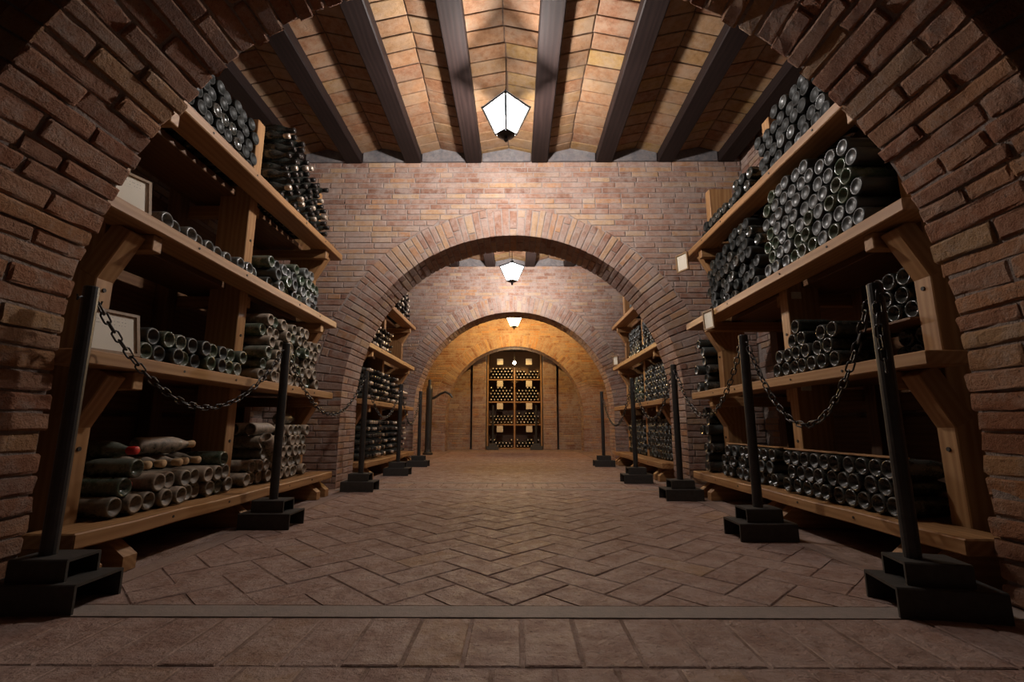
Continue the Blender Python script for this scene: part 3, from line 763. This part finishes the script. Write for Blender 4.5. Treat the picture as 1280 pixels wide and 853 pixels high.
# --- racks beyond the middle arch and the niche rack: too many and too small to count
O = 3.22
def far(side, ya, yb, z, rowf, mats, **kw):
    kw.setdefault('xb', 1.68); stack(side, ya+O, yb+O, z, lambda y: rowf(y-O), mats, None, 'far', solo=False, **kw)
nk = dict(neck_out=True, cap=['foil_dark', 'foil_dark', 'foil_gold'], xb=1.60)
far(-1, 1.955, 2.845, Z1, lambda y: 6, [BG], **nk); far(-1, 2.955, 3.82, Z1, lambda y: 6, [BG], **nk)
far(-1, 1.955, 2.845, Z2, lambda y: 5, [BG], **nk); far(-1, 2.955, 3.82, Z2, steps((3.2, 5), (3.4, 4), (9, 3)), [BG], **nk)
far(-1, 1.955, 2.845, Z3, lambda y: 4, [BG], **nk)
far(-1, 2.955, 3.82, Z4, steps((3.4, 7), (3.7, 6), (9, 4)), [BG], **nk)
far(1, 1.955, 2.845, Z1, lambda y: 6, [BG, YG]); far(1, 2.955, 3.82, Z1, lambda y: 6, [BG, YG])
far(1, 1.955, 2.845, Z2, lambda y: 6, [BG, YG]); far(1, 2.955, 3.70, Z2, steps((3.4, 5), (9, 4)), [BG, GG])
far(1, 2.955, 3.6, Z3, lambda y: 6, [BG, YG]); far(1, 1.955, 2.845, Z3, lambda y: 6, [BG, YG])
far(1, 2.955, 3.5, Z4, lambda y: 3, [BG, YG])

# niche rack
nr_loc = Vector((0, 12.0, 0)); nr = empty('niche_rack', nr_loc, 'dark wooden rack of bottle bins filling the niche between brick pilasters', 'rack')
NX = .685; NZ = [.03, .60, 1.155, 1.71]
for x in (-NX+.02, 0, NX-.02): board('upright', (x, 11.88, 0), (x, 11.88, 2.45 if x else 2.0), .035, .24, M['wood'], nr, nr_loc, roll_ref=(0, 1, 0))
for z in NZ:
    for sx in (-1, 1):
        board('shelf', (sx*.02, 11.88, z-.015), (sx*(NX-.04), 11.88, z-.015), .24, .03, M['wood'], nr, nr_loc)
board('back_panel', (-NX+.01, 12.36, 1.25), (NX-.01, 12.36, 1.25), .02, 2.5, M['wood_dark'], nr, nr_loc)
random.seed(131)
for li, z in enumerate(NZ):
    for sx in (-1, 1):
        top = [(3, 3), (3, 4), (5, 5), (4, 3)][li][0 if sx < 0 else 1]
        for k in range(top):
            x = .03+RB+(PIT/2 if k % 2 else 0)
            while x < NX-.045-RB:
                if not (k == top-1 and random.random() < .3):
                    place((sx*x, 12.06, z+RB+.001+k*ROWH), (0, -1, 0), BG, None, None, solo=False, cap='foil_gold')
                x += PIT
nb = STUFF['bottles']
tag(put('bottle_stock', [tuple(p) for p in nb[0]], nb[1], [M[k] for k in nb[3]], mi=nb[2], smooth=True),
    'small stacked dark bottles filling the racks beyond the middle arch and the niche', 'bottles', kind='stuff')

# ---------------------------------------------------------------- cards
def card(loc, w, h, normal_yaw, tilt, label, framed=True, group=None):
    loc = Vector(loc); t = empty('framed_card', loc, label, 'card', group)
    t.rotation_euler = (tilt, 0, normal_yaw)
    fw, d = .012, .014
    def bx(x0, x1, z0, z1): return box_vf(x0, x1, -d, 0, z0, z1)
    V, F = [], []
    for b in ((-w/2, w/2, 0, fw), (-w/2, w/2, h-fw, h), (-w/2, -w/2+fw, fw, h-fw), (w/2-fw, w/2, fw, h-fw)):
        v, f = bx(*b); k = len(V); V += v; F += [tuple(i+k for i in q) for q in f]
    put('frame', V, F, M['frame'], t)
    v, f = box_vf(-w/2+fw, w/2-fw, -.006, -.001, -h/2+fw, h/2-fw); o = put('paper', v, f, M['paper'], t); o.location = (0, 0, h/2)
    return t
# yaw: the card's face (-y local) turned towards the aisle
card((-1.60, 1.865, Z2+.004), .21, .185, math.radians(72), math.radians(-12), 'framed white card standing on the second shelf beside green bottles')
card((-1.60, 1.83, Z3+.004), .19, .17, math.radians(70), math.radians(-10), 'framed white card standing on the third shelf beside clear bottles')
card((1.535, 3.58, Z3-.155), .13, .15, math.radians(-78), math.radians(3), 'framed card hanging from the third shelf edge above the stanchion')
card((1.522, 4.02, Z4-.17), .14, .16, math.radians(-66), math.radians(3), 'framed card hanging at the end of the top shelf by the brick wall')
card((1.535, 7.02, Z3+.002), .11, .14, math.radians(-60), math.radians(3), 'small white card on the rack beyond the middle arch')
for li, z in enumerate((.60, 1.155, 1.71, 2.26)):
    for sx in (-1, 1):
        v, f = box_vf(-.075, .075, -.003, .003, -.075, .075)
        o = put('bin_card', v, f, M['tag']); o.location = (sx*.36, 11.755, z-.115); tag(o, 'blank cream card hung before a bin of the niche rack', 'card', 'cards on the niche rack')
# small pale tags screwed on the posts of the dark rack
for (y, z, lab) in ((2.862, .79, 'middle post under the second shelf'), (2.862, 1.36, 'middle post under the third shelf'), (3.842, .73, 'end post under the second shelf')):
    v, f = box_vf(-.03, .03, -.002, .002, -.022, .022); o = put('post_tag', v, f, M['tag']); o.location = (1.775, y-.0095, z); tag(o, 'small paper tag on the '+lab, 'tag')

# ---------------------------------------------------------------- stanchions and chains
def channel(lx, ly, lz, th=.009):
    pr = [(-ly/2, 0), (-ly/2, lz-.004), (-ly/2+.004, lz), (ly/2-.004, lz), (ly/2, lz-.004), (ly/2, 0), (ly/2-th, 0), (ly/2-th, lz-th), (-ly/2+th, lz-th), (-ly/2+th, 0)]
    n = len(pr); V = [(-lx/2, y, z) for y, z in pr]+[(lx/2, y, z) for y, z in pr]
    F = [(k, (k+1) % n, n+(k+1) % n, n+k) for k in range(n)]
    for o in (0, n):
        caps = [(0, 1, 8, 9), (1, 2, 3, 4, 7, 8), (4, 5, 6, 7)]
        F += [tuple(o+i for i in (q if o == 0 else q[::-1])) for q in caps]
    return V, F
def one_mesh(name, VF, mat, smooth=False):
    me = D.meshes.new(name); me.from_pydata([tuple(p) for p in VF[0]], [], VF[1]); me.materials.append(mat)
    if smooth: me.polygons.foreach_set('use_smooth', [True]*len(me.polygons))
    me.update(); return me
POLE_TOP = 1.05
MB_LOW = one_mesh('lower_base', channel(.285, .19, .085), M['steel'])
MB_UP = one_mesh('upper_base', channel(.18, .13, .065), M['steel'])
MPOLE = one_mesh('pole', lathe([(.024, .15), (.024, POLE_TOP-.004), (.021, POLE_TOP), (0, POLE_TOP)], 16), M['iron'], False)
MHOOK = one_mesh('hook', tube([(0, 0, 0), (.012, 0, .0), (.022, 0, -.006), (.026, 0, -.016), (.030, 0, .004)], .0035, 6), M['iron'])
def stanchion(x, y, label, yaw=0, off=0.0):
    t = empty('stanchion', (x, y, 0), label, 'stanchion', 'barrier stanchions'); t.rotation_euler = (0, 0, yaw)
    link('lower_base', MB_LOW, t, Matrix.Translation((off, 0, 0))); link('upper_base', MB_UP, t, Matrix.Translation((off*.8, 0, .085))); link('pole', MPOLE, t)
    for a in (PI/2, -PI/2): link('hook', MHOOK, t, Matrix.Translation((.022*math.cos(a), .022*math.sin(a), POLE_TOP-.045)) @ Matrix.Rotation(a, 4, 'Z'))
    return t
LST = [(-1.485, 1.615), (-1.353, 2.80), (-1.34, 4.30), (-1.335, 5.62), (-1.335, 6.80)]
RST = [(1.285, 1.60), (1.275, 2.55), (1.31, 3.82), (1.24, 4.92), (1.27, 6.85)]
wl = ['before the jamb of the near arch beside the dusty bottles', 'halfway along the rack of dusty bottles', 'at the brick pier of the middle arch beside the capped bottles',
      'halfway along the rack of capped bottle necks', 'at the pier of the far arch near the black lever post']
wr = ['with a loose chain end, beside the slanted post of the dark rack', 'halfway along the rack of dark bottles', 'at the brick pier between the two racks of dark bottles',
      'halfway along the far rack of piled dark bottles', 'at the pier of the far arch beside the far rack of dark bottles']
for i, ((x, y), l) in enumerate(zip(LST, wl)): stanchion(x, y, 'black stanchion '+l, *((math.radians(2), .035) if i == 0 else ()))
for i, ((x, y), l) in enumerate(zip(RST, wr)): stanchion(x, y, 'black stanchion '+l, *((math.radians(-11), .04) if i == 0 else ()))
for s in (-1, 1):
    t = stanchion(s*.52, 11.52, 'black stanchion before the niche rack of bottle bins')

lk = []
for i in range(16):
    a = 2*PI*i/16; lk.append((.0125*math.cos(a)*(1 if True else 0), 0, .0125*math.sin(a)+(.011 if math.sin(a) > 0 else -.011)))
MLINK = one_mesh('link', tube(lk, .0036, 6, closed=True), M['chain'], True)
def chain(p0, p1, sag, label, pts=None):
    p0 = Vector(p0); p1 = Vector(p1)
    t = empty('chain', p0, label, 'chain', 'barrier chains'); t.empty_display_size = .05
    N = 400
    if pts is None: path = [p0.lerp(p1, i/N)-Vector((0, 0, 4*sag*(i/N)*(1-i/N))) for i in range(N+1)]
    else: path = [Vector(a).lerp(Vector(b), k/100) for a, b in zip(pts, pts[1:]) for k in range(100)]
    pit = .0395; acc = 0; nxt = 0; k = 0
    for a, b in zip(path, path[1:]):
        acc += (b-a).length
        if acc >= nxt:
            tz = (b-a).normalized(); q = tz.to_track_quat('Z', 'Y').to_matrix().to_4x4()
            link('link', MLINK, t, Matrix.Translation(b-p0) @ q @ Matrix.Rotation(PI/2*(k % 2)+.35+random.uniform(-.25, .25), 4, 'Z')); k += 1; nxt += pit
    return t
HZ = POLE_TOP-.066
def between(a, b, sag, lab): chain((a[0], a[1]+.045, HZ), (b[0], b[1]-.045, HZ), sag, lab)
random.seed(141)
ll = ['hanging before the two rows of green bottles', 'hanging before the brick pier past the dusty heap', 'hanging at the near half of the capped-bottle rack', 'hanging at the end of the capped-bottle rack']
lr = ['hanging before the black bottles of the dark rack', 'hanging before the end post of the dark rack', 'hanging at the near half of the far dark rack', 'hanging at the end of the far dark rack by the far arch']
for i in range(4):
    between(LST[i], LST[i+1], (.34, .34, .34, .40)[i], 'iron link chain '+ll[i])
    between(RST[i], RST[i+1], (.42, .36, .36, .42)[i], 'iron link chain '+lr[i])
chain((1.265, 1.56, HZ+.01), (0, 0, 0), 0, 'loose chain end dangling from the stanchion beside the slanted post', pts=[(1.262, 1.565, HZ+.01), (1.256, 1.57, .87), (1.262, 1.57, .74)])

# ---------------------------------------------------------------- black post with a curved lever beyond the far arch
pl = Vector((-1.72, 9.6, 0)); hp = empty('lever_post', pl, 'tall black iron post with a curved lever handle beyond the far arch', 'post')
V, F = lathe([(0, 0), (.10, 0), (.10, .03), (.075, .05), (.065, .10), (.065, 1.30), (.05, 1.34), (.035, 1.38), (.03, 1.48), (0, 1.50)], 14); put('column', V, F, M['iron'], hp)
V, F = tube([(.03, 0, 1.10), (.12, 0, 1.13), (.22, 0, 1.20), (.32, 0, 1.24), (.41, 0, 1.20), (.47, 0, 1.12)], [.03, .026, .024, .024, .024, .02], 8); put('lever_handle', V, F, M['iron'], hp)
print('bottles', COUNT, sum(COUNT.values()))
